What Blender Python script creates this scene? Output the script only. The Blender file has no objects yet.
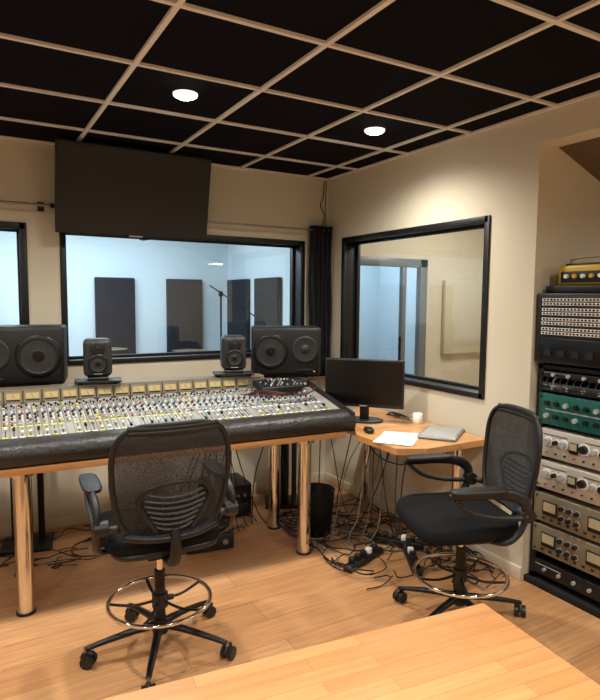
import bpy, bmesh, math, random
from mathutils import Vector, Matrix, Euler
random.seed(7)
sc=bpy.context.scene
try:
    sc.view_settings.view_transform='Standard'
    sc.view_settings.look='None'
except Exception as e: print(e)

# ---------------------------------------------------------------- materials
def srgb(c):
    return tuple(((x/255)/12.92 if x/255<=0.04045 else ((x/255+0.055)/1.055)**2.4) for x in c)+(1,)
def newmat(name):
    m=bpy.data.materials.new(name); m.use_nodes=True
    nt=m.node_tree; b=nt.nodes['Principled BSDF']
    return m,nt,b
def mat(name,c,rough=.5,metal=0,emit=0,bump=0,bscale=200,var=0,spec=None,coat=0,bdist=.002):
    m,nt,b=newmat(name)
    col=srgb(c)
    b.inputs['Base Color'].default_value=col
    b.inputs['Roughness'].default_value=rough
    b.inputs['Metallic'].default_value=metal
    if spec is not None: b.inputs['Specular IOR Level'].default_value=spec
    if coat: b.inputs['Coat Weight'].default_value=coat
    if emit:
        b.inputs['Emission Color'].default_value=col
        b.inputs['Emission Strength'].default_value=emit
    if bump or var:
        tc=nt.nodes.new('ShaderNodeTexCoord'); n=nt.nodes.new('ShaderNodeTexNoise')
        n.inputs['Scale'].default_value=bscale; n.inputs['Detail'].default_value=4
        nt.links.new(tc.outputs['Object'],n.inputs['Vector'])
        if bump:
            bp=nt.nodes.new('ShaderNodeBump'); bp.inputs['Strength'].default_value=bump; bp.inputs['Distance'].default_value=bdist
            nt.links.new(n.outputs['Fac'],bp.inputs['Height']); nt.links.new(bp.outputs['Normal'],b.inputs['Normal'])
        if var:
            mx=nt.nodes.new('ShaderNodeMix'); mx.data_type='RGBA'
            mx.inputs[6].default_value=tuple(x*(1-var) for x in col[:3])+(1,)
            mx.inputs[7].default_value=tuple(min(1,x*(1+var)) for x in col[:3])+(1,)
            nt.links.new(n.outputs['Fac'],mx.inputs[0]); nt.links.new(mx.outputs[2],b.inputs['Base Color'])
    return m
def wood(name,c1,c2,plank_w,plank_l,rough,grain=1.0,gap=.004,rot=0,mortar=(90,60,35)):
    m,nt,b=newmat(name); N=nt.nodes.new; L=nt.links.new
    tc=N('ShaderNodeTexCoord'); mp=N('ShaderNodeMapping'); mp.inputs['Rotation'].default_value=(0,0,rot)
    L(tc.outputs['Object'],mp.inputs['Vector'])
    br=N('ShaderNodeTexBrick'); br.offset=.37; br.inputs['Scale'].default_value=1
    br.inputs['Brick Width'].default_value=plank_l; br.inputs['Row Height'].default_value=plank_w
    br.inputs['Mortar Size'].default_value=gap/2; br.inputs['Mortar Smooth'].default_value=.2
    br.inputs['Color1'].default_value=srgb(c1); br.inputs['Color2'].default_value=srgb(c2); br.inputs['Mortar'].default_value=srgb(mortar)
    L(mp.outputs['Vector'],br.inputs['Vector'])
    m2=N('ShaderNodeMapping'); m2.inputs['Scale'].default_value=(1.6,22,22); L(mp.outputs['Vector'],m2.inputs['Vector'])
    n=N('ShaderNodeTexNoise'); n.inputs['Scale'].default_value=2.2; n.inputs['Detail'].default_value=6; n.inputs['Distortion'].default_value=.6
    L(m2.outputs['Vector'],n.inputs['Vector'])
    cr=N('ShaderNodeValToRGB'); cr.color_ramp.elements[0].position=.3; cr.color_ramp.elements[1].position=.75
    g=1-.28*grain
    cr.color_ramp.elements[0].color=(g,g*.97,g*.93,1); cr.color_ramp.elements[1].color=(1.06,1.06,1.06,1)
    L(n.outputs['Fac'],cr.inputs['Fac'])
    mx=N('ShaderNodeMix'); mx.data_type='RGBA'; mx.blend_type='MULTIPLY'; mx.inputs[0].default_value=1
    L(br.outputs['Color'],mx.inputs[6]); L(cr.outputs['Color'],mx.inputs[7]); L(mx.outputs[2],b.inputs['Base Color'])
    b.inputs['Roughness'].default_value=rough
    bp=N('ShaderNodeBump'); bp.inputs['Strength'].default_value=.15; bp.inputs['Distance'].default_value=.001
    L(n.outputs['Fac'],bp.inputs['Height']); L(bp.outputs['Normal'],b.inputs['Normal'])
    return m
def glassmat(name,tint=(1,1,1,1),refl=.07):
    m=bpy.data.materials.new(name); m.use_nodes=True; nt=m.node_tree; nt.nodes.clear(); N=nt.nodes.new
    o=N('ShaderNodeOutputMaterial'); t=N('ShaderNodeBsdfTransparent'); t.inputs[0].default_value=tint
    g=N('ShaderNodeBsdfGlossy'); g.inputs['Roughness'].default_value=.01; mx=N('ShaderNodeMixShader'); mx.inputs[0].default_value=refl
    nt.links.new(t.outputs[0],mx.inputs[1]); nt.links.new(g.outputs[0],mx.inputs[2]); nt.links.new(mx.outputs[0],o.inputs[0])
    return m
def meshfabric(name,c,cover):
    m=bpy.data.materials.new(name); m.use_nodes=True; nt=m.node_tree; N=nt.nodes.new
    b=nt.nodes['Principled BSDF']; b.inputs['Base Color'].default_value=srgb(c); b.inputs['Roughness'].default_value=.7
    o=nt.nodes['Material Output']; t=N('ShaderNodeBsdfTransparent'); mx=N('ShaderNodeMixShader')
    tc=N('ShaderNodeTexCoord'); vo=N('ShaderNodeTexVoronoi'); vo.inputs['Scale'].default_value=260
    nt.links.new(tc.outputs['Object'],vo.inputs['Vector'])
    mr=N('ShaderNodeMapRange'); mr.inputs[1].default_value=.2; mr.inputs[2].default_value=.6
    mr.inputs[3].default_value=cover-.15; mr.inputs[4].default_value=min(1,cover+.15)
    nt.links.new(vo.outputs['Distance'],mr.inputs[0]); nt.links.new(mr.outputs[0],mx.inputs[0])
    nt.links.new(t.outputs[0],mx.inputs[1]); nt.links.new(b.outputs[0],mx.inputs[2]); nt.links.new(mx.outputs[0],o.inputs[0])
    return m

M_wall=mat('wall_paint_beige',(214,205,183),.85,bump=.1,bscale=300,var=.02)
M_wallblue=mat('wall_paint_cool',(206,224,236),.85)
M_base=mat('baseboard_paint',(216,206,184),.6)
M_floor=wood('oak_laminate',(206,157,110),(192,141,95),.19,1.25,.33,grain=.95,gap=.003,mortar=(135,92,60))
M_block=wood('butcher_block',(218,160,104),(202,142,88),.045,.42,.3,grain=.65,gap=.0014,mortar=(155,105,62))
M_desk=wood('desk_beech',(214,160,105),(202,146,93),.06,.7,.35,grain=.5,gap=.001,mortar=(165,112,68))
M_tile=mat('ceiling_tile_black',(16,15,23),.95,bump=.4,bscale=500,spec=.1)
M_grid=mat('ceiling_grid_ivory',(232,230,226),.5)
M_blk=mat('black_plastic',(20,20,21),.45)
M_blkm=mat('black_matte',(14,14,15),.8)
M_blks=mat('black_satin_metal',(18,18,19),.35,metal=.3)
M_frame=mat('window_frame_black',(14,14,16),.45)
M_leather=mat('black_leather',(38,34,33),.42,bump=1,bscale=38,bdist=.006)
M_fab=mat('seat_fabric',(22,22,23),.95,bump=.5,bscale=400,spec=.15)
M_mesh=meshfabric('chair_mesh',(32,31,31),.78)
M_mesh2=meshfabric('chair_mesh_dense',(26,26,27),.93)
M_rib=mat('chair_lumbar_rib',(56,54,53),.45)
M_chrome=mat('chrome',(225,222,215),.12,metal=1)
M_steel=mat('steel_brushed',(160,158,152),.35,metal=1)
M_screen=mat('tv_screen',(24,19,18),.5)
M_scr2=mat('monitor_screen',(9,9,11),.25)
M_panelg=mat('console_panel',(146,144,136),.45,var=.15,bscale=30)
M_panelb=mat('console_panel_blue',(140,150,158),.45)
M_white=mat('white_plastic',(236,234,226),.4)
M_ring=mat('downlight_trim_painted_glow',(255,246,232),.3,emit=1.2)  # trim is no lamp; emission added to imitate the soft glow around the bulb
M_grey=mat('grey_plastic',(165,165,162),.5)
M_dgrey=mat('aluminium_door_frame',(120,124,126),.4,metal=.3)
M_lime=mat('lime_cap',(215,220,90),.5)
M_red=mat('red_cap',(170,45,35),.5)
M_bluec=mat('blue_cap',(60,95,150),.5)
M_meterd=mat('meter_face_dim',(176,164,132),.4)
M_meterb=mat('meter_face_bridge',(186,166,116),.4,emit=.04)
M_bronze=mat('meter_bridge_bronze',(116,106,88),.5,metal=.2)
M_green=mat('rack_green',(20,92,84),.45)
M_cream=mat('rack_silver_cream',(198,190,174),.4,metal=.25)
M_gold=mat('rack_champagne',(142,132,110),.4,metal=.4)
M_yellow=mat('yellow_enamel',(206,170,40),.4)
M_paper=mat('paper_white',(236,236,234),.8)
M_laptop=mat('laptop_grey',(150,152,156),.35,metal=.6)
M_cone=mat('speaker_cone',(40,39,39),.5)
M_rub=mat('rubber_surround',(12,12,12),.5)
M_spk=mat('speaker_cabinet',(21,21,22),.55,bump=.15,bscale=500)
M_spk2=mat('speaker_cabinet_grey',(38,38,40),.5)
M_acou=mat('acoustic_fabric_black',(28,31,42),.95)
M_acou2=mat('acoustic_fabric_beige',(204,194,168),.95)
M_cur=mat('curtain_black',(17,16,18),.95)
M_cable=mat('cable_black',(16,16,17),.5)
M_cable2=mat('cable_grey',(110,108,104),.5)
M_cable3=mat('cable_blue',(40,60,120),.5)
M_cable4=mat('cable_red',(130,35,30),.5)
M_lamp=mat('lamp_glow',(255,247,232),.5,emit=60)
M_glass=glassmat('window_glass',(.95,.97,.98,1),.05)
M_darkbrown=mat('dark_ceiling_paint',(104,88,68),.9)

# ---------------------------------------------------------------- builder
def catmull(pts,k=6,closed=False):
    P=[Vector(p) for p in pts]; n=len(P); out=[]
    if n<3: return P
    rng=n if closed else n-1
    for i in range(rng):
        if closed: a,b,c,d=P[(i-1)%n],P[i],P[(i+1)%n],P[(i+2)%n]
        else: a,b,c,d=P[max(i-1,0)],P[i],P[i+1],P[min(i+2,n-1)]
        for j in range(k):
            t=j/k
            out.append(.5*((2*b)+(c-a)*t+(2*a-5*b+4*c-d)*t*t+(3*b-a-3*c+d)*t**3))
    if not closed: out.append(P[-1])
    return out
class B:
    def __init__(s,name): s.name=name; s.v=[]; s.f=[]; s.mi=[]; s.sm=[]; s.mats=[]; s.M=Matrix()
    def add(s,vs,fs,m,smooth=False):
        if m not in s.mats: s.mats.append(m)
        k=s.mats.index(m); o=len(s.v); M=s.M
        s.v+= [tuple(M@Vector(v)) for v in vs]
        for f in fs: s.f.append(tuple(i+o for i in f)); s.mi.append(k); s.sm.append(smooth)
    def box(s,c,d,m,bev=0,rot=None,seg=2):
        R=Euler(rot).to_matrix().to_4x4() if rot else Matrix()
        T=Matrix.Translation(c)@R
        if bev<=0:
            x,y,z=d[0]/2,d[1]/2,d[2]/2
            vs=[(-x,-y,-z),(x,-y,-z),(x,y,-z),(-x,y,-z),(-x,-y,z),(x,-y,z),(x,y,z),(-x,y,z)]
            s.add([T@Vector(v) for v in vs],[(0,3,2,1),(4,5,6,7),(0,1,5,4),(1,2,6,5),(2,3,7,6),(3,0,4,7)],m)
        else:
            bm=bmesh.new(); bmesh.ops.create_cube(bm,size=1)
            for v in bm.verts: v.co=Vector((v.co.x*d[0],v.co.y*d[1],v.co.z*d[2]))
            bmesh.ops.bevel(bm,geom=bm.edges[:],offset=min(bev,min(d)*.49),segments=seg,profile=.5,affect='EDGES')
            bm.verts.index_update()
            s.add([T@v.co for v in bm.verts],[[v.index for v in f.verts] for f in bm.faces],m,seg>1); bm.free()
    def b2(s,lo,hi,m,bev=0):
        s.box([(a+b)/2 for a,b in zip(lo,hi)],[abs(b-a) for a,b in zip(lo,hi)],m,bev)
    def cyl(s,p0,p1,r0,m,r1=None,n=16,cap=True,smooth=True):
        r1=r0 if r1 is None else r1
        p0=Vector(p0);p1=Vector(p1); q=(p1-p0).to_track_quat('Z','Y').to_matrix()
        vs=[]
        for p,r in((p0,r0),(p1,r1)):
            for i in range(n):
                a=2*math.pi*i/n; vs.append(p+q@Vector((r*math.cos(a),r*math.sin(a),0)))
        s.add(vs,[(i,(i+1)%n,n+(i+1)%n,n+i) for i in range(n)],m,smooth)
        if cap: s.add(vs,[tuple(range(n-1,-1,-1)),tuple(range(n,2*n))],m,False)
    def lathe(s,prof,m,T=None,n=24):
        T=T or Matrix(); vs=[]
        for r,z in prof:
            for i in range(n):
                a=2*math.pi*i/n; vs.append(T@Vector((r*math.cos(a),r*math.sin(a),z)))
        fs=[]
        for j in range(len(prof)-1):
            for i in range(n): fs.append((j*n+i,j*n+(i+1)%n,(j+1)*n+(i+1)%n,(j+1)*n+i))
        s.add(vs,fs,m,True)
    def tube(s,pts,r,m,n=8,closed=False,k=6,raw=False,flat=1.0):
        P=[Vector(p) for p in pts] if raw else catmull(pts,k,closed)
        N=len(P); rr=r if isinstance(r,(list,tuple)) else None
        up=None; vs=[]
        for i,p in enumerate(P):
            if closed: t=P[(i+1)%N]-P[(i-1)%N]
            else: t=P[min(i+1,N-1)]-P[max(i-1,0)]
            if t.length<1e-9: t=Vector((0,0,1))
            t.normalize()
            if up is None:
                up=Vector((0,0,1)) if abs(t.z)<.9 else Vector((1,0,0))
            up=(up-t*up.dot(t))
            if up.length<1e-6: up=t.orthogonal()
            up.normalize(); sd=t.cross(up)
            if rr:
                x=i/(N-1)*(len(rr)-1); a=int(min(x,len(rr)-2)); R=rr[a]+(rr[a+1]-rr[a])*(x-a)
            else: R=r
            for j in range(n):
                a=2*math.pi*j/n; vs.append(p+sd*(R*math.cos(a))+up*(R*flat*math.sin(a)))
        fs=[]
        for i in range(N if closed else N-1):
            i2=(i+1)%N
            for j in range(n): fs.append((i*n+j,i*n+(j+1)%n,i2*n+(j+1)%n,i2*n+j))
        if not closed: fs+= [tuple(range(n-1,-1,-1)),tuple((N-1)*n+j for j in range(n))]
        s.add(vs,fs,m,True)
    def prism(s,poly,x0,x1,m):
        n=len(poly); vs=[(x0,a,b) for a,b in poly]+[(x1,a,b) for a,b in poly]
        s.add(vs,[tuple(range(n)),tuple(range(2*n-1,n-1,-1))]+[(i,n+i,n+(i+1)%n,(i+1)%n) for i in range(n)],m)
    def slab(s,poly,z0,z1,m):
        n=len(poly); vs=[(a,b,z0) for a,b in poly]+[(a,b,z1) for a,b in poly]
        s.add(vs,[tuple(range(n-1,-1,-1)),tuple(range(n,2*n))]+[(i,(i+1)%n,n+(i+1)%n,n+i) for i in range(n)],m)
    def sup(s,c,d,m,e1=.35,e2=.35,nu=28,nv=14,fn=None):
        def P(w,e): return math.copysign(abs(w)**e,w)
        vs=[]
        for j in range(nv+1):
            v=-math.pi/2+math.pi*j/nv
            for i in range(nu):
                u=2*math.pi*i/nu
                p=Vector((d[0]/2*P(math.cos(v),e1)*P(math.cos(u),e2),d[1]/2*P(math.cos(v),e1)*P(math.sin(u),e2),d[2]/2*P(math.sin(v),e1)))
                if fn: p=fn(p)
                vs.append(Vector(c)+p)
        s.add(vs,[(j*nu+i,j*nu+(i+1)%nu,(j+1)*nu+(i+1)%nu,(j+1)*nu+i) for j in range(nv) for i in range(nu)],m,True)
    def done(s,loc=(0,0,0),rz=0,rot=None):
        me=bpy.data.meshes.new(s.name); me.from_pydata(s.v,[],s.f)
        for m in s.mats: me.materials.append(m)
        me.polygons.foreach_set('material_index',s.mi); me.polygons.foreach_set('use_smooth',s.sm)
        me.update()
        bm=bmesh.new(); bm.from_mesh(me); bmesh.ops.recalc_face_normals(bm,faces=bm.faces); bm.to_mesh(me); bm.free()
        o=bpy.data.objects.new(s.name,me); sc.collection.objects.link(o)
        o.location=loc; o.rotation_euler=rot if rot else (0,0,rz)
        return o
R=math.radians
H=2.6; YW=4.22; XW=2.70; X0=-3.0; Y0=-2.6

# ---------------------------------------------------------------- room shell
b=B('floor'); b.b2((X0-.1,Y0-.1,-.1),(5.2,7.4,0),M_floor); b.done()
b=B('ceiling'); b.b2((X0-.1,Y0-.1,H+.012),(XW+.15,YW+.1,H+.1),M_tile); b.done()
b=B('trim_1')
x=.67-6*.605
while x<XW:
    if x>X0: b.b2((x-.011,Y0,H-.0005),(x+.011,YW,H+.012),M_grid)
    x+=.605
y=2.02-7*.585
while y<YW:
    b.b2((X0,y-.011,H),(XW,y+.011,H+.012),M_grid); y+=.585
b.b2((X0,YW-.02,H-.001),(XW,YW,H+.012),M_grid); b.b2((XW-.02,Y0,H-.001),(XW,YW,H+.012),M_grid)
b.done()
T=.2
def wallseg(b,lo,hi,m=M_wall): b.b2(lo,hi,m)
b=B('wall_back')
WZ0,WZ1=1.14,2.07
wallseg(b,(X0-.1,YW,0),(XW+.15,YW+T,WZ0)); wallseg(b,(X0-.1,YW,WZ1),(XW+.15,YW+T,H+.1))
for a,c in((X0-.1,-1.5),(.35,.57),(2.46,XW+.15)): wallseg(b,(a,YW,WZ0),(c,YW+T,WZ1))
b.done()
b=B('wall_right')
RZ0,RZ1=1.01,2.09; RT=.15
wallseg(b,(XW,2.12,0),(XW+RT,YW,RZ0)); wallseg(b,(XW,2.12,RZ1),(XW+RT,YW,H+.1))
wallseg(b,(XW,2.12,RZ0),(XW+RT,2.45,RZ1)); wallseg(b,(XW,3.98,RZ0),(XW+RT,YW,RZ1))
wallseg(b,(XW,-.2,2.44),(XW+RT,2.12,H+.1)); wallseg(b,(XW,Y0-.1,0),(XW+RT,-.2,H+.1))
b.done()
b=B('wall_alcove')
wallseg(b,(XW+RT,2.12,0),(3.9,2.24,H)); wallseg(b,(3.9,-.3,0),(4.0,2.24,H)); wallseg(b,(XW+RT,-.3,0),(3.9,-.2,H))
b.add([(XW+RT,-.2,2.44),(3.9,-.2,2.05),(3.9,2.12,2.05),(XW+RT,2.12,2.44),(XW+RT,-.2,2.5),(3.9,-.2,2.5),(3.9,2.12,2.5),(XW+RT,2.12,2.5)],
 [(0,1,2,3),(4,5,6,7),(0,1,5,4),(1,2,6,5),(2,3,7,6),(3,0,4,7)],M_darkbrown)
b.done()
b=B('wall_left'); b.b2((X0-.1,Y0-.1,0),(X0,YW,H+.1),M_wall); b.done()
b=B('wall_front'); b.b2((X0,Y0-.1,0),(XW,Y0,H+.1),M_wall); b.done()
b=B('baseboard_back'); b.b2((X0,YW-.014,0),(XW,YW,.08),M_base,.003); b.done()
b=B('baseboard_right'); b.b2((XW-.014,2.12,0),(XW,YW-.014,.08),M_base,.003); b.done()
def window(name,axis,a0,a1,z0,z1,face,depth,fw=.045,glass_off=.13):
    b=B(name)
    def bx(lo_a,hi_a,lo_d,hi_d,lz,hz,m):
        if axis=='x': b.b2((lo_a,face+lo_d,lz),(hi_a,face+hi_d,hz),m,.003 if m is M_frame else 0)
        else: b.b2((face+lo_d,lo_a,lz),(face+hi_d,hi_a,hz),m,.003 if m is M_frame else 0)
    for (p,q,r,s_) in((a0-.01,a0+fw,z0-.01,z1+.01),(a1-fw,a1+.01,z0-.01,z1+.01)):
        bx(p,q,-.012,.012,r,s_,M_frame)
    bx(a0,a1,-.012,.012,z1-fw,z1+.01,M_frame); bx(a0,a1,-.012,.012,z0-.01,z0+fw*.8,M_frame)
    bx(a0,a0+.02,.0,depth,z0,z1,M_frame); bx(a1-.02,a1,.0,depth,z0,z1,M_frame)
    bx(a0,a1,0,depth,z1-.02,z1,M_frame); bx(a0,a1,0,depth,z0,z0+.02,M_frame)
    o=glass_off
    bx(a0+.02,a0+.04,o-.015,o+.015,z0+.02,z1-.02,M_frame); bx(a1-.04,a1-.02,o-.015,o+.015,z0+.02,z1-.02,M_frame)
    bx(a0+.02,a1-.02,o-.015,o+.015,z1-.04,z1-.02,M_frame); bx(a0+.02,a1-.02,o-.015,o+.015,z0+.02,z0+.04,M_frame)
    bx(a0+.03,a1-.03,o-.003,o+.003,z0+.03,z1-.03,M_glass)
    return b.done()
window('window_1','x',-1.5,.35,WZ0,WZ1,YW,T,fw=.035)
window('window_2','x',.57,2.46,WZ0,WZ1,YW,T,fw=.03)
window('window_3','y',2.45,3.98,RZ0,RZ1,XW,RT,fw=.03,glass_off=.13)
b=B('wall_liveroom')
b.b2((X0-.1,7.0,0),(3.05,7.1,H),M_wallblue); b.b2((2.95,YW+T,0),(3.05,7.0,H),M_wallblue)
b.b2((X0-.1,YW+T,0),(X0,7.0,H),M_wallblue); b.b2((X0-.1,YW+T,H),(4.9,7.1,H+.1),M_wallblue)
b.done()
b=B('wall_booth')
yb=4.35
b.b2((XW+RT,yb,0),(3.08,yb+.1,H),M_wall); b.b2((3.9,yb,0),(5.1,yb+.1,H),M_wall)
b.b2((3.08,yb,1.95),(3.9,yb+.1,H),M_wall); b.b2((3.08,yb,0),(3.9,yb+.1,.04),M_wall)
b.b2((5.0,2.24,0),(5.1,yb,H),M_wall); b.b2((3.9,2.14,0),(5.1,2.24,H),M_wall); b.b2((XW+RT,2.2,H),(5.1,yb+.1,H+.1),M_wall)
b.b2((3.05,6.2,0),(4.9,6.3,H),M_wallblue); b.b2((4.8,yb+.1,0),(4.9,6.2,H),M_wallblue)
b.done()
b=B('door_1')
for lo,hi in(((3.05,yb-.03,0),(3.12,yb+.03,1.99)),((3.84,yb-.03,0),(3.93,yb+.03,1.99)),((3.05,yb-.03,1.91),(3.93,yb+.03,1.99)),((3.62,yb-.025,.03),(3.67,yb+.025,1.93)),((3.1,yb-.025,.02),(3.65,yb+.025,.14))):
    b.b2(lo,hi,M_dgrey,.004)
b.b2((3.1,yb-.003,.04),(3.86,yb+.003,1.93),M_glass)
b.cyl((3.58,yb-.05,.85),(3.58,yb-.05,1.25),.012,M_blks,n=10)
for z in(.9,1.2): b.cyl((3.58,yb-.05,z),(3.63,yb-.02,z),.008,M_blks,n=8)
b.done()
for i,(x0_,x1_) in enumerate(((1.29,1.74),(2.13,2.58),(-.2,.25),(-1.2,-.75))):
    b=B('acoustic_panel'); b.b2((x0_,6.93,.62),(x1_,6.995,1.83),M_acou,.01); b.done()
for y0_,y1_ in((6.3,6.88),(5.5,6.08)):
    b=B('acoustic_panel'); b.b2((2.885,y0_,.62),(2.945,y1_,1.83),M_acou,.01); b.done()
b=B('acoustic_panel'); b.b2((4.15,yb-.055,1.05),(4.75,yb-.005,1.8),M_acou2,.01); b.done()
b=B('acoustic_panel'); b.b2((3.15,6.13,.6),(3.75,6.195,1.75),mat('acoustic_fabric_grey',(120,135,145),.95),.01); b.done()
b=B('microphone_stand')
for a in (0,120,240): b.cyl((0,0,.08),(.3*math.cos(R(a)),.3*math.sin(R(a)),.01),.009,M_blks,n=8)
b.cyl((0,0,.05),(0,0,1.62),.010,M_blk,n=8); b.cyl((-.12,-.02,1.72),(.5,.05,1.35),.007,M_blk,n=8); b.cyl((.5,.05,1.35),(.56,.05,1.27),.022,M_blk,n=12)
b.sup((0,0,1.64),(.05,.05,.06),M_blk,1,1,12,8)
b.done((2.14,5.25,0))
b=B('drum_kit')
b.cyl((0,0,.3),(0,.35,.3),.27,M_spk2,n=28); b.cyl((-.35,-.2,.5),(-.35,-.2,.65),.17,M_white,n=24)
for dx,dy,z in((-.45,.1,1.05),(.45,.1,1.0)):
    b.cyl((dx,dy,0),(dx,dy,z),.01,M_steel,n=8); b.lathe([(.001,z+.02),(.05,z+.015),(.2,z)],M_gold,Matrix.Translation((dx,dy,0)))
b.cyl((.42,-.2,.1),(.42,-.2,.45),.2,M_spk2,n=24)
for a in(0,120,240):
    b.cyl((.42,-.2,.12),(.42+.2*math.cos(R(a)),-.2+.2*math.sin(R(a)),0),.01,M_steel,n=6); b.cyl((-.35,-.2,.5),(-.35+.2*math.cos(R(a)),-.2+.2*math.sin(R(a)),0),.01,M_steel,n=6)
b.done((1.75,6.25,0))

# ---------------------------------------------------------------- tv
b=B('wall_mounted_television')
b.box((0,0,0),(1.02,.045,.575),M_blk,.006); b.box((0,-.024,0),(.99,.004,.548),M_screen)
b.box((0,.06,.1),(.3,.08,.2),M_blkm,.01); b.box((0,-.02,-.283),(.09,.01,.01),M_grey)
b.tube([(.02,.03,-.27),(.05,.04,-.31),(.12,.05,-.3),(.15,.06,-.26)],.004,M_cable)
b.box((0,.12,.15),(.1,.12,.05),M_blkm)
b.done((1.025,4.0,2.297),rot=(R(12),0,R(0)))
b=B('curtain_rod')
b.cyl((1.45,4.13,2.165),(2.66,4.13,2.165),.008,M_steel,n=10)
for x in(1.5,2.62): b.cyl((x,4.13,2.165),(x,YW,2.165),.006,M_steel,n=8); b.cyl((x,YW-.01,2.165),(x,YW,2.165),.02,M_steel,n=12)
b.done()
b=B('curtain_rod')
b.cyl((-1.7,4.13,2.19),(.5,4.13,2.19),.009,M_steel,n=10); b.sup((.51,4.13,2.19),(.035,.035,.035),M_blks,1,1,12,8)
for x in(-1.5,.45): b.cyl((x,4.13,2.19),(x,YW,2.19),.008,M_blks,n=8); b.box((x,YW-.006,2.19),(.04,.012,.06),M_blks,.003)
b.done()
b=B('curtain')
vs=[];fs=[];n=60;rows=8
for j in range(rows+1):
    z=2.2-j*(1.25/rows)
    for i in range(n+1):
        u=i/n; x=2.47+.2*u+.006*math.sin(j*1.3+u*9); y=4.13+.028*math.sin(u*2*math.pi*5+.3*math.sin(j*.7))
        vs.append((x,y,z))
for j in range(rows):
    for i in range(n): a=j*(n+1)+i; fs.append((a,a+1,a+n+2,a+n+1))
b.add(vs,fs,M_cur,True)
o=b.done(); sm=o.modifiers.new('s','SOLIDIFY'); sm.thickness=.006

LC=(1,.94,.855)
def downlight(x,y,e=1):
    b=B('recessed_downlight')
    b.lathe([(.062,-.001),(.06,-.012),(.05,-.017),(.047,.002)],M_ring,n=24)
    b.lathe([(.05,-.012),(.035,-.022),(.0005,-.027)],M_lamp,n=24)
    o=b.done((x,y,H+.012))
    l=bpy.data.lights.new('downlight_bulb','SPOT'); l.energy=110*e; l.color=LC; l.spot_size=R(158); l.spot_blend=1; l.shadow_soft_size=.06
    lo=bpy.data.objects.new('downlight_bulb',l); lo.location=(0,0,-.04); lo.parent=o; sc.collection.objects.link(lo)
for x in(-1.45,-.24,.985,2.16):
    downlight(x,2.87)
    downlight(x,.56)
for x in(-1.45,.97): downlight(x,-1.2)

def area(name,loc,rot,size,e,c):
    l=bpy.data.lights.new(name,'AREA'); l.energy=e; l.color=c; l.size=size[0]; l.size_y=size[1]; l.shape='RECTANGLE'
    o=bpy.data.objects.new(name,l); o.location=loc; o.rotation_euler=rot; sc.collection.objects.link(o); return o
area('liveroom_ceiling_light',(.8,5.8,2.58),(0,0,0),(2.4,.6),84,(.80,.93,1))
area('liveroom_ceiling_light',(-1.8,5.8,2.58),(0,0,0),(1.4,.6),42,(.80,.93,1))
area('booth_ceiling_light',(3.9,3.3,2.58),(0,0,0),(.5,.5),28,(1,.96,.88))
area('booth_ceiling_light',(3.9,5.4,2.58),(0,0,0),(.6,.4),24,(.84,.94,1))
area('alcove_ceiling_light',(3.3,.6,2.1),(0,0,0),(.3,.3),9,(1,.93,.82))

# ---------------------------------------------------------------- console table + mixing console
CO=(2.09,2.93,0); CR=R(-2.9)
LX=-3.4
b=B('console_table')
b.b2((LX-.02,.02,.735),(-.05,.72,.772),M_desk,.004)
for lx in(-.3,-1.89,LX+.2):
    for ly in(.1,.55):
        b.cyl((lx,ly,.0),(lx,ly,.735),.042,M_chrome,n=28); b.cyl((lx,ly,.715),(lx,ly,.735),.06,M_chrome,n=28); b.cyl((lx,ly,0),(lx,ly,.012),.047,M_blk,n=28)
b.b2((LX+.1,.3,.66),(-.2,.34,.735),M_blkm)
b.done(CO,CR)
b=B('mixing_console')
Z0=.773
b.prism([(.02,Z0),(.13,Z0),(.13,.893),(.03,.885)],LX,0,M_blkm)
prof=[(.004,.785),(-.012,.80),(-.018,.83),(-.012,.865),(.02,.888),(.07,.9),(.125,.897),(.13,.87),(.12,.785)]
n=len(prof); K=90; vs=[]
for i in range(K+1):
    x=LX+(0-LX)*i/K
    for j,(a,c) in enumerate(prof): vs.append((x,a+.0014*math.sin(i*1.7+j),c+.0016*math.sin(i*2.3+j*1.4)))
b.add(vs,[(i*n+j,i*n+(j+1)%n,(i+1)*n+(j+1)%n,(i+1)*n+j) for i in range(K) for j in range(n)],M_leather,True)
b.add(vs,[tuple(range(n)),tuple(K*n+j for j in range(n))],M_leather)
S0=(.13,.893); S1=(.60,.985)
b.prism([(.12,Z0),(.73,Z0),(.73,.975),S1,S0],LX+.02,-.02,M_panelg)
b.prism([(.60,.96),(.625,1.072),(.72,1.072),(.735,1.05),(.735,.96)],LX+.02,-.35,M_bronze)
for x0_,x1_ in((LX-.005,LX+.025),(-.025,.005)):
    b.prism([(.0,Z0),(.735,Z0),(.735,1.0),(.62,1.01),(.13,.915),(.0,.89)],x0_,x1_,M_blk)
ang=math.atan2(S1[1]-S0[1],S1[0]-S0[0]); slen=math.hypot(S1[1]-S0[1],S1[0]-S0[0])
SM=Matrix.Translation((0,S0[0],S0[1]))@Matrix.Rotation(ang,4,'X')
b.M=SM
pitch=.0385; nch=int(3.3/pitch)
def knob(x,y,r,h,m,n=7): b.cyl((x,y,0),(x,y,h),r,m,r1=r*.8,n=n)
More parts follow.
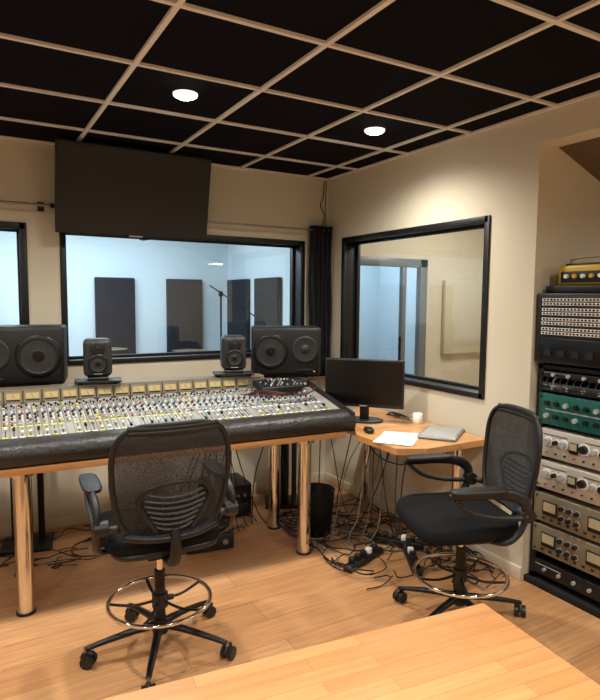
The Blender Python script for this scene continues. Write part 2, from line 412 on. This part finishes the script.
for i in range(nch):
    x=LX+.06+i*pitch
    master= (-0.95<x<-.05)
    b.box((x-pitch/2,slen/2,.0006),(.0016,slen-.02,.0015),M_spk2)
    if master and i%2==0: b.box((x,slen*.6,.0004),(pitch*.98,slen*.7,.0012),M_panelb)
    if i%9!=8:
        b.box((x,.075,.0008),(.004,.11,.0018),M_blkm)
        fy=.075+random.uniform(-.045,.045)
        b.box((x,fy,.008),(.013,.024,.014),random.choice([M_white,M_white,M_grey,M_blk]),.002,seg=1)
        b.box((x,.148,.0015),(.026,.012,.003),M_lime if not master else M_white)
        b.box((x,.012,.0015),(.024,.010,.003),M_white if i%3 else M_lime)
    for yy in(.17,.185):
        b.box((x-.007,yy,.004),(.008,.008,.008),random.choice([M_white,M_grey,M_red,M_blk])); b.box((x+.007,yy,.004),(.008,.008,.008),random.choice([M_white,M_grey,M_grey]))
    for k in range(11):
        yy=.205+k*.0245
        c=[M_grey,M_white,M_blk,M_white,M_blk,M_bluec,M_white,M_grey,M_grey,M_blk,M_blk][k]
        if random.random()<.1: c=random.choice([M_lime,M_red,M_bluec,M_white])
        knob(x+(.006 if k%2 else -.006),yy,.0068,.012,c)
        b.box((x+(-.010 if k%2 else .011),yy,.002),(.005,.006,.005),random.choice([M_white,M_grey,M_blk]))
b.M=Matrix()
MM=Matrix.Translation((0,.60,.975))@Matrix.Rotation(R(77),4,'X')
b.M=MM
b.box(((LX-.35)/2,.093,.006),(3.0,.006,.004),M_gold)
x=LX+.09
while x<-.42:
    b.box((x,.054,.005),(.094,.07,.006),M_gold,.003,seg=1)
    b.box((x,.056,.009),(.07,.034,.003),M_meterb); b.box((x,.034,.0095),(.07,.006,.003),M_blk); b.box((x,.012,.006),(.07,.012,.003),M_grey)
    b.box((x,.056,.011),(.002,.028,.001),M_blk,rot=(0,0,R(random.uniform(20,35))))
    x+=.1
b.M=Matrix()
b.done(CO,CR)

b=B('remote_controller')
b.box((0,0,.03),(.30,.17,.045),M_blk,.006,rot=(R(12),0,0))
for i in range(11):
    for j in range(4):
        b.cyl((-.12+i*.024,-.055+j*.034,.048+(-.055+j*.034)*.21),(-.12+i*.024,-.055+j*.034,.061+(-.055+j*.034)*.21),.006,random.choice([M_grey,M_blk,M_blk,M_white]),n=7)
b.done((1.80,3.42,.985),CR)
b=B('headphone_amplifier')
b.box((0,0,.03),(.16,.14,.05),M_blk,.005); b.box((0,-.071,.03),(.14,.003,.035),M_spk2)
for k in range(4): b.cyl((-.05+k*.033,-.085,.03),(-.05+k*.033,-.071,.03),.009,M_grey,n=10)
b.done((1.975,3.5,.985),R(-8))

def drv(b,x,z,y,r,depth=.03):
    T=Matrix.Translation((x,y,z))@Matrix.Rotation(R(90),4,'X')
    b.lathe([(r*1.12,0),(r*1.12,.006),(r*1.0,.007)],M_blks,T,32)
    b.lathe([(r*1.0,.006),(r*.93,.011),(r*.84,.004)],M_rub,T,32)
    b.lathe([(r*.84,.004),(r*.35,-depth*.5),(r*.3,-depth*.5+.002)],M_cone,T,32)
    b.lathe([(r*.32,-depth*.5),(r*.22,-depth*.3+.003),(.0005,-depth*.22+.005)],M_blks,T,24)
def studio_small(loc,rz):
    b=B('nearfield_monitor_speaker')
    w,h,d=.165,.23,.15
    b.box((0,.01,h/2+.02),(w,d,h),M_spk2,.032,seg=5)
    b.box((0,-.005,.01),(.12,.12,.02),M_blk,.008)
    yf=-d/2+.007
    drv(b,0,h*.36+.02,yf,.052,.0)
    T=Matrix.Translation((0,yf,h*.76+.02))@Matrix.Rotation(R(90),4,'X')
    b.lathe([(.044,.001),(.042,.006),(.02,.002),(.014,.004),(.0005,.008)],M_blk,T,28)
    b.box((0,yf-.002,.04),(.05,.004,.005),M_grey)
    b.done(loc,rz)
def platform(loc,rz):
    b=B('speaker_platform'); b.box((0,0,.02),(.27,.15,.012),M_blk,.003)
    for sx in(-.1,.1): b.box((sx,0,.007),(.03,.08,.014),M_rub,.002)
    b.done(loc,rz)
for x,y,rz in((.685,3.66,R(-10)),(1.56,3.61,R(-16))):
    platform((x,y,1.073),rz); studio_small((x,y,1.10),rz)
def studio_big(loc,rz,flip):
    b=B('studio_monitor_speaker'); w,h,d=.52,.36,.28; s=-1 if flip else 1
    b.box((0,0,h/2),(w,d,h),M_spk,.018,seg=3)
    b.box((0,-d/2-.003,h/2),(w-.03,.012,h-.03),M_blk,.006)
    yf=-d/2-.01
    drv(b,-s*.115,h*.5,yf,.118,.0)
    T=Matrix.Translation((s*.14,yf,h*.54))@Matrix.Rotation(R(90),4,'X')
    b.lathe([(.10,0),(.098,.008),(.085,.006),(.05,.001),(.034,.002)],M_spk2,T,32)
    b.lathe([(.034,.002),(.03,.006),(.0005,.008)],M_cone,T,24)
    b.box((s*.14,-d/2-.012,.04),(.12,.006,.018),M_rub,.002)
    b.box((s*.21,-d/2-.012,.03),(.012,.006,.006),M_white)
    b.done(loc,rz)
def stand(loc,rz,h):
    b=B('speaker_stand'); b.box((0,0,.012),(.3,.26,.024),M_blks,.004); b.cyl((0,0,.02),(0,0,h-.02),.035,M_blkm,n=16)
    b.cyl((-.08,.05,.02),(-.08,.05,h-.02),.02,M_blkm,n=12); b.cyl((.08,.05,.02),(.08,.05,h-.02),.02,M_blkm,n=12)
    b.box((0,0,h-.011),(.34,.24,.02),M_blks,.003); b.done(loc,rz)
def bigpair(fx,fy,rz,z,flip):
    c=Vector((fx,fy,0))+Matrix.Rotation(rz,3,'Z')@Vector((0,.14,0))
    studio_big((c.x,c.y,z),rz,flip); stand((c.x,c.y,0),rz,z)
bigpair(2.05,3.76,R(-25),1.03,False)
bigpair(.26,3.86,R(-12),1.06,True)

b=B('computer_monitor')
b.box((0,0,.265),(.54,.03,.325),M_blk,.006); b.box((0,-.0155,.27),(.515,.003,.29),M_scr2); b.box((0,-.016,.112),(.05,.003,.006),M_grey)
b.box((0,.03,.13),(.06,.03,.24),M_blk,.005); b.sup((0,.03,.009),(.26,.19,.016),M_blk,.5,.9)
b.done((2.31,3.135,.772),R(-48))

b=B('side_desk')
b.slab([(2.13,3.55),(2.11,2.95),(2.05,2.85),(2.05,2.47),(2.2,2.385),(2.685,2.385),(2.685,3.55)],.735,.772,M_desk)
for x,y in((2.55,2.5),(2.56,3.42)):
    b.cyl((x,y,0),(x,y,.735),.03,M_chrome,n=24); b.cyl((x,y,0),(x,y,.01),.036,M_blk,n=24); b.cyl((x,y,.72),(x,y,.735),.05,M_chrome,n=24)
b.done()
b=B('laptop'); b.box((0,0,.009),(.33,.23,.016),M_laptop,.006); b.box((0,0,.0175),(.30,.2,.001),M_grey); b.done((2.51,2.6,.773),R(35))
b=B('paper_sheets')
for i in range(5): b.box((random.uniform(-.01,.01),random.uniform(-.01,.01),.001+i*.0012),(.21,.297,.001),M_paper,rot=(0,0,R(random.uniform(-4,4))))
b.done((2.2,2.64,.773),R(-50))
b=B('computer_mouse'); b.sup((0,0,.017),(.06,.1,.034),M_blk,.8,.8); b.done((2.15,2.86,.772),R(-20))
b=B('coffee_mug')
b.lathe([(.0005,.0),(.03,.0),(.032,.01),(.032,.07),(.028,.07),(.027,.01),(.0005,.008)],M_white,n=28)
b.tube([(.031,0,.057),(.05,0,.053),(.052,0,.03),(.031,0,.018)],.004,M_white); b.done((2.6,2.92,.772),R(120))
b=B('desk_cable_pile')
for k in range(5):
    pts=[(2.64-.06*random.random(),3.25-.25*random.random(),.779+.004*k) for _ in range(6)]
    b.tube(pts,.004,random.choice([M_cable,M_cable2]))
b.done()

# ---------------------------------------------------------------- chairs
def chair(loc,rz,base_rot,ring_z=.24,rc=.305,dz=0.0,sdep=.47,meshm=None):
    b=B('drafting_chair')
    for i in range(5):
        a=base_rot-rz+2*math.pi*i/5; c,s=math.cos(a),math.sin(a)
        b.tube([(c*.02,s*.02,.125),(c*.12,s*.12,.115),(c*.24,s*.24,.095),(c*rc,s*rc,.078)],[.022,.018,.015,.012],M_blks,n=8,flat=.8)
        b.cyl((c*rc,s*rc,.085),(c*rc,s*rc,.05),.009,M_steel,n=8)
        t=a+random.uniform(0,6.28); tx,ty=math.cos(t),math.sin(t)
        cx,cy=c*rc+ty*.012,s*rc-tx*.012
        for sd in(-1,1):
            b.cyl((cx+tx*sd*.008,cy+ty*sd*.008,.029),(cx+tx*sd*.027,cy+ty*sd*.027,.029),.029,M_blk,n=18)
        b.tube([(cx-ty*.03,cy+tx*.03,.035),(cx-ty*.02,cy+tx*.02,.055),(cx,cy,.063),(cx+ty*.02,cy-tx*.02,.055)],.010,M_blk,n=6,k=3)
    b.cyl((0,0,.09),(0,0,.155),.036,M_blks,r1=.03,n=20); b.cyl((0,0,.15),(0,0,.38),.024,M_blks,n=20); b.cyl((0,0,.36),(0,0,.5+dz),.014,M_chrome,n=16)
    b.tube([(.225*math.cos(2*math.pi*i/40),.225*math.sin(2*math.pi*i/40),ring_z) for i in range(40)],.0095,M_chrome,n=10,closed=True,raw=True)
    b.cyl((0,0,ring_z-.03),(0,0,ring_z+.03),.036,M_blk,n=18); b.cyl((.036,0,ring_z),(.06,0,ring_z),.013,M_blk,n=10)
    for i in range(5):
        a=2*math.pi*(i+.3)/5; c,s=math.cos(a),math.sin(a)
        b.tube([(c*.03,s*.03,ring_z-.005),(c*.12,s*.12,ring_z-.018),(c*.222,s*.222,ring_z)],.008,M_blks,n=6,k=4,flat=.7)
    b.M=Matrix.Translation((0,0,dz))
    b.box((0,-.02,.515),(.17,.26,.05),M_blks,.012); b.cyl((.08,.03,.51),(.25,.06,.505),.006,M_blks,n=8); b.cyl((.23,.055,.506),(.29,.065,.503),.011,M_blk,n=8)
    def f(p):
        q=p.copy()
        if p.y>0: q.z-= .35*max(0,p.y-.1)**1.0*abs(p.y)*1.4
        q.z+= .10*abs(p.x)**1.6 if p.z>0 else 0
        q.x*= 1+.06*math.sin((p.y+.1)*4)
        return q
    b.sup((0,.02+(sdep-.47)/2,.578),(.50,sdep,.085),M_fab,.45,.42,fn=f)
    b.sup((0,.0+(sdep-.47)/2,.545),(.46,sdep-.04,.04),M_blk,.4,.4)
    ZC,hb=.865,.24
    def bp(X,Z,off=0):
        zz=(Z-ZC)
        y=-.25-.14*(zz+.1)+.85*X*X-.05*math.cos(zz*6)*.5-off
        return Vector((X,y,Z))
    def wid(v): return .237+.006*v-.035*max(0,-v-.1)-.02*max(0,v-.4)
    def outline(t,sr=1,ex=.46):
        c,s=math.cos(t),math.sin(t)
        v=math.copysign(abs(s)**ex,s)*sr; u=math.copysign(abs(c)**ex,c)*sr
        return u*wid(v),ZC+hb*v
    nt_=48; rings=6; vs=[];fs=[]
    for j in range(rings+1):
        for i in range(nt_):
            X,Z=outline(2*math.pi*i/nt_,j/rings); vs.append(bp(X,Z))
    for j in range(rings):
        for i in range(nt_): fs.append((j*nt_+i,j*nt_+(i+1)%nt_,(j+1)*nt_+(i+1)%nt_,(j+1)*nt_+i))
    b.add(vs,fs,meshm or M_mesh,True)
    b.tube([bp(*outline(2*math.pi*i/64)) for i in range(64)],.012,M_blk,n=8,closed=True,raw=True)
    for q in(0,.016):
        b.tube([bp(X,ZC+hb-.012-q,.004) for X in(-.18,-.1,0,.1,.18)],.013,M_blk,n=8)
    for k in range(7):
        z=.675+k*.024; w=.075+.012*k if k<5 else .135-.012*(k-4)
        b.tube([bp(-w,z+.012,.022),bp(-w*.5,z,.03),bp(0,z-.004,.032),bp(w*.5,z,.03),bp(w,z+.012,.022)],.0075,M_rib,n=6,flat=.6)
    for sx in(-1,1):
        b.tube([bp(sx*.07,.665,.03),bp(sx*.12,.745,.026),bp(sx*.145,.80,.022),bp(sx*.12,.85,.02)],.009,M_blk,n=6)
    b.tube([bp(-.12,.85,.02),bp(-.06,.87,.024),bp(0,.875,.026),bp(.06,.87,.024),bp(.12,.85,.02)],.008,M_blk,n=6)
    b.tube([(0,-.12,.505),(0,-.24,.515),(0,-.285,.56),(0,-.29,.62),(0,-.29,.68)],[.03,.03,.026,.022,.015],M_blk,n=8,flat=.6)
    b.tube([bp(-.19,.645,.01),bp(-.1,.635,.03),bp(0,.635,.04),bp(.1,.635,.03),bp(.19,.645,.01)],.016,M_blk,n=8)
    for sx in(-1,1):
        x=sx*.285
        b.cyl((sx*.245,-.175,.68),(sx*.30,-.175,.68),.032,M_blk,n=20)
        b.tube([bp(sx*.205,.68,.0),(sx*.25,-.19,.68)],.016,M_blk,n=8)
        b.tube([(sx*.20,-.05,.53),(sx*.27,-.09,.55),(x,-.14,.60),(x,-.175,.68)],[.016,.018,.02,.022],M_blk,n=8,flat=.7)
        b.tube([(x,-.175,.68),(x,-.16,.74),(x,-.10,.775),(x,0,.785),(x,.10,.785),(x-sx*.005,.2,.78)],[.024,.026,.026,.022,.022,.016],M_blk,n=10,flat=.6)
        b.tube([(x,.17,.765),(x,.1,.71),(x,0,.68),(x,-.1,.67),(x,-.175,.67)],[.012,.014,.014,.016,.02],M_blk,n=8,flat=.8)
        b.sup((x-sx*.005,.06,.80),(.082,.27,.028),M_rub,.6,.6,20,8)
    b.M=Matrix()
    return b.done(loc,rz)
chair((.712,2.485,0),R(-3),R(-115),rc=.32)
chair((2.085,2.0,0),R(70),R(119),rc=.32,dz=-.042,sdep=.5,meshm=M_mesh2)

# ---------------------------------------------------------------- foreground table
b=B('wooden_work_table')
b.box((-.9,-.425,.02),(1.8,.85,.04),M_block,.004,seg=2)
for x in(-.08,-1.72):
    for y in(-.08,-.77): b.box((x,y,-.35),(.06,.06,.70),M_block,.004)
b.box((-.9,-.08,-.05),(1.58,.025,.08),M_block); b.box((-.9,-.77,-.05),(1.58,.025,.08),M_block)
b.done((1.25,1.107,.70),R(-6.6))

# ---------------------------------------------------------------- rack
b=B('equipment_rack')
W=.56; D=.5
for x in(.0,W-.03):
    b.b2((x,0,.03),(x+.03,.03,1.25),M_blks,.002); b.b2((x,D-.03,.03),(x+.03,D,1.6),M_blks,.002)
    b.b2((x,.0,.03),(x+.03,D,.06),M_blks)
b.b2((-.012,.01,.02),(0,D,1.24),M_blkm); b.b2((W,.01,.02),(W+.012,D,1.24),M_blkm)
b.b2((-.02,-.03,0),(W+.02,D,.035),M_blkm,.003); b.b2((0,0,1.23),(W,D,1.25),M_blks)
b.b2((0,D-.01,.03),(W,D,1.24),M_blkm)
b.b2((-.01,-.03,1.265),(W+.01,D,1.64),M_blk,.006)
for r_ in range(4):
    zc=1.595-r_*.052
    b.b2((.02,-.034,zc-.021),(W-.02,-.029,zc+.021),M_blkm)
    for q in(0,1):
        zz=zc+(.011 if q else -.011)
        b.b2((.03,-.036,zz-.0085),(W-.03,-.033,zz+.0075),M_white)
        for k in range(24):
            x=.045+k*(W-.09)/23
            b.cyl((x,-.041,zz),(x,-.033,zz),.0058,M_blk,n=6)
b.b2((.02,-.036,1.28),(W-.02,-.029,1.40),M_blks,.002)
for k in range(6): b.b2((.06+k*.08,-.042,1.305),(.10+k*.08,-.035,1.34),M_blkm)
def unit(z0,z1,m,kind):
    z0+=.04; z1+=.04
    b.b2((.012,-.006,z0),(W-.012,.35,z1),m,.003); zc=(z0+z1)/2; h=z1-z0
    for x in(.03,W-.03):
        for z in(z0+.018,z1-.018): b.cyl((x,-.01,z),(x,-.005,z),.006,M_blk,n=8)
    if kind=='pre':
        for k,(x,r) in enumerate(((.085,.017),(.135,.012),(.18,.017),(.30,.02),(.36,.012),(.41,.017),(.47,.017))):
            b.cyl((x,-.03,zc+.012),(x,-.006,zc+.012),r,M_blk if k%2 else M_grey,r1=r*1.15,n=16)
            b.cyl((x,-.009,zc+.012),(x,-.006,zc+.012),r*1.6,M_white,n=20)
        b.b2((.215,-.014,zc-.025),(.265,-.005,zc+.035),M_blk,.002); b.b2((.22,-.016,zc-.005),(.26,-.013,zc+.03),M_meterd)
        for k in range(8): b.cyl((.08+k*.055,-.016,z0+.028),(.08+k*.055,-.005,z0+.028),.005,M_red if k%3==0 else M_blk,n=8)
        b.b2((.05,-.008,z1-.03),(.2,-.005,z1-.027),M_blk); b.b2((.3,-.008,z1-.03),(.5,-.005,z1-.027),M_blk)
    if kind=='comp':
        for xa in(.07,.34):
            b.b2((xa,-.012,zc-.035),(xa+.09,-.005,zc+.045),M_blk,.003); b.b2((xa+.008,-.014,zc-.012),(xa+.082,-.011,zc+.037),M_meterd)
        for x in(.19,.235,.28,.46,.505):
            for z in(zc-.025,zc+.03): b.cyl((x,-.028,z),(x,-.005,z),.012,M_blk,n=14); b.cyl((x,-.008,z),(x,-.005,z),.017,M_grey,n=14)
        for k in range(9): b.b2((.07+k*.05,-.01,z0+.02),(.085+k*.05,-.005,z0+.03),M_blk)
    if kind=='green':
        for k in range(8):
            x=.07+k*.058
            for z in(zc-.035,zc+.035): b.cyl((x,-.026,z),(x,-.005,z),.013,M_blk if (k+int(z*50))%3 else M_grey,n=14)
        b.b2((.06,-.009,zc-.003),(W-.06,-.005,zc+.003),M_grey)
    if kind=='blk':
        for k in range(5): b.cyl((.1+k*.09,-.02,zc),(.1+k*.09,-.005,zc),.010,M_grey,n=12)
        b.b2((.04,-.009,zc+h*.2),(.2,-.005,zc+h*.25),M_grey)
unit(1.145,1.18,M_blk,'blk')
unit(1.07,1.115,M_spk2,'blk')
unit(.885,1.055,M_green,'green')
unit(.705,.86,M_cream,'pre'); unit(.525,.68,M_cream,'pre')
unit(.335,.495,M_gold,'comp'); unit(.155,.315,M_gold,'comp')
unit(.03,.11,M_blk,'blk')
for k in range(12):
    x=.04+k*.04
    b.tube([(x,-.01,1.19),(x+.01,-.05,1.17),(x+.03,-.05,1.14),(x+.05,-.01,1.13)],.003,random.choice([M_cable,M_cable2,M_cable]),k=4)
b.done((2.745,2.10,0),R(-90))
b=B('guitar_amplifier_head')
b.box((0,0,.02),(.46,.3,.038),M_blk,.004)
b.box((0,0,.095),(.36,.24,.105),M_yellow,.012); b.box((0,-.121,.085),(.32,.006,.06),M_blk,.002)
for k in range(6): b.cyl((-.12+k*.048,-.14,.088),(-.12+k*.048,-.122,.088),.011,M_yellow if k%2 else M_white,n=12)
b.box((0,-.0,.152),(.30,.2,.012),M_blk,.003)
b.tube([(-.12,-.09,.155),(-.1,-.09,.185),(.1,-.09,.185),(.12,-.09,.155)],.007,M_gold,n=8)
b.done((2.91,1.862,1.642),R(-90))

# ---------------------------------------------------------------- under-desk things
b=B('waste_bin')
b.lathe([(.0005,.004),(.095,.004),(.1,.0),(.125,.3),(.13,.305),(.125,.31),(.118,.3),(.094,.012),(.0005,.01)],M_blkm,n=28)
b.done((2.03,3.28,0))
b=B('equipment_case'); b.box((0,0,.13),(.32,.3,.24),M_blk,.01)
for sx in(-.13,.13):
    for sy in(-.12,.12): b.cyl((sx,sy,0),(sx,sy,.015),.015,M_rub,n=10)
b.box((0,-.152,.17),(.26,.005,.05),M_spk2,.002); b.box((0,-.152,.08),(.26,.005,.05),M_spk2,.002)
for k in range(5): b.cyl((-.1+k*.05,-.165,.17),(-.1+k*.05,-.152,.17),.01,M_grey,n=10)
b.done((1.62,3.92,0),R(-3))
b=B('power_amplifier'); b.box((0,0,.055),(.3,.25,.1),M_blk,.006); b.cyl((.09,-.125,.06),(.09,-.145,.06),.018,M_steel,n=16); b.box((-.05,-.127,.06),(.1,.004,.03),M_grey)
b.box((-.02,0,.125),(.2,.18,.04),M_spk2,.004); b.done((1.3,3.45,0.003),R(-8))
def strip(loc,rz):
    b=B('power_strip'); b.box((0,0,.02),(.36,.055,.04),M_blk,.006)
    for k in range(5): b.cyl((-.13+k*.06,0,.04),(-.13+k*.06,0,.042),.018,M_rub,n=14); b.box((-.13+k*.06,0,.058),(.03,.035,.034),M_white if k==3 else M_blk,.004)
    b.done(loc,rz)
strip((2.05,2.75,0),R(20)); strip((2.38,2.85,0),R(-50)); strip((2.3,2.6,0),R(60))
def cables(name,n,x0,x1,y0,y1,h=.02,rs=(.003,.005),loop=.25):
    b=B(name)
    for k in range(n):
        x,y=random.uniform(x0,x1),random.uniform(y0,y1); pts=[]; a=random.uniform(0,6.3)
        for i in range(random.randint(6,11)):
            a+=random.uniform(-1.2,1.3); s=random.uniform(.06,loop*.6)
            x=min(x1,max(x0,x+s*math.cos(a))); y=min(y1,max(y0,y+s*math.sin(a)))
            pts.append((x,y,.005+random.random()*h))
        b.tube(pts,random.uniform(*rs),random.choice([M_cable]*6+[M_cable2,M_cable3]),n=6,k=5)
    return b
b=cables('floor_cable_tangle',50,1.85,2.62,2.45,3.6,.05); b.done()
b=cables('floor_cable_tangle',18,.2,1.75,3.55,4.05,.03); b.done()
b=cables('floor_cable_tangle',14,2.42,2.66,2.15,2.6,.06,loop=.15); b.done()
b=cables('floor_cable_tangle',12,.0,.75,3.72,4.1,.02); b.done()
b=B('hanging_cable_loom')
for k in range(13):
    x=random.uniform(2.12,2.55); y=random.uniform(2.85,3.5); dx,dy=random.uniform(-.25,.12),random.uniform(-.25,.2)
    z=random.uniform(.2,.5)
    b.tube([(x,y,.733),(x+dx*.2,y+dy*.3,(.73+z)/2+.05),(x+dx*.6,y+dy*.6,z),(x+dx,y+dy,.12),(x+dx*1.4,y+dy,.01)],random.uniform(.003,.0045),random.choice([M_cable]*5+[M_cable2]),n=6)
for k in range(5):
    x=random.uniform(2.12,2.5); y0_=random.uniform(2.7,3.3)
    b.tube([(x,y0_,.732),(x+.05,y0_-.1,.62),(x+.12,y0_-.25,.6),(x+.15,y0_-.28,.7),(x+.15,y0_-.3,.733)],.004,M_cable,n=6)
b.done()
b=B('hanging_cable_loom')
for k in range(16):
    x=random.uniform(1.3,1.95); y=random.uniform(3.58,3.66); dx=random.uniform(-.25,.25)
    b.tube([(x,y,.73),(x+dx*.2,y+.03,.55),(x+dx*.7,y+.05,random.uniform(.15,.4)),(x+dx,y,.08),(x+dx*1.2,y-.05,.01)],random.uniform(.003,.005),random.choice([M_cable]*5+[M_cable2,M_cable4]),n=6)
b.done()
b=B('corner_cable')
b.tube([(2.64,4.19,2.58),(2.63,4.19,2.45),(2.6,4.185,2.38),(2.64,4.185,2.3),(2.62,4.19,2.2)],.004,M_cable,n=6)
b.tube([(2.66,4.19,2.59),(2.655,4.19,2.4),(2.66,4.19,2.2)],.003,M_cable,n=6); b.done()
b=B('console_cable')
for k in range(5):
    d=k*.012
    b.tube([(1.5+d,3.36,.985),(1.62,3.3-d,.98+d),(1.75,3.27-d,.975+d*.5),(1.9,3.27-d,.975),(2.02,3.3-d,.985+d),(2.05,3.4,1.0+d),(2.04,3.52,1.0)],.0035,M_cable if k%3 else M_cable4,n=6)
b.done()

# ---------------------------------------------------------------- world, camera
w=bpy.data.worlds.new('world'); sc.world=w; w.use_nodes=True; w.node_tree.nodes['Background'].inputs[0].default_value=(.02,.02,.025,1)
f=578.1; h=R(29.979); pi_=R(5.062); ro=R(.46)
fw=Vector((math.sin(h)*math.cos(pi_),math.cos(h)*math.cos(pi_),-math.sin(pi_)))
rt=Vector((math.cos(h),-math.sin(h),0)); up=rt.cross(fw)
r2=rt*math.cos(ro)+up*math.sin(ro); u2=r2.cross(fw)
cam=bpy.data.cameras.new('camera'); co=bpy.data.objects.new('camera',cam); sc.collection.objects.link(co)
Mx=Matrix((r2,u2,-fw)).transposed().to_4x4(); Mx.translation=Vector((0,0,1.6)); co.matrix_world=Mx
cam.sensor_fit='HORIZONTAL'; cam.sensor_width=36; cam.lens=f/600*36; cam.clip_start=.02
sc.camera=co
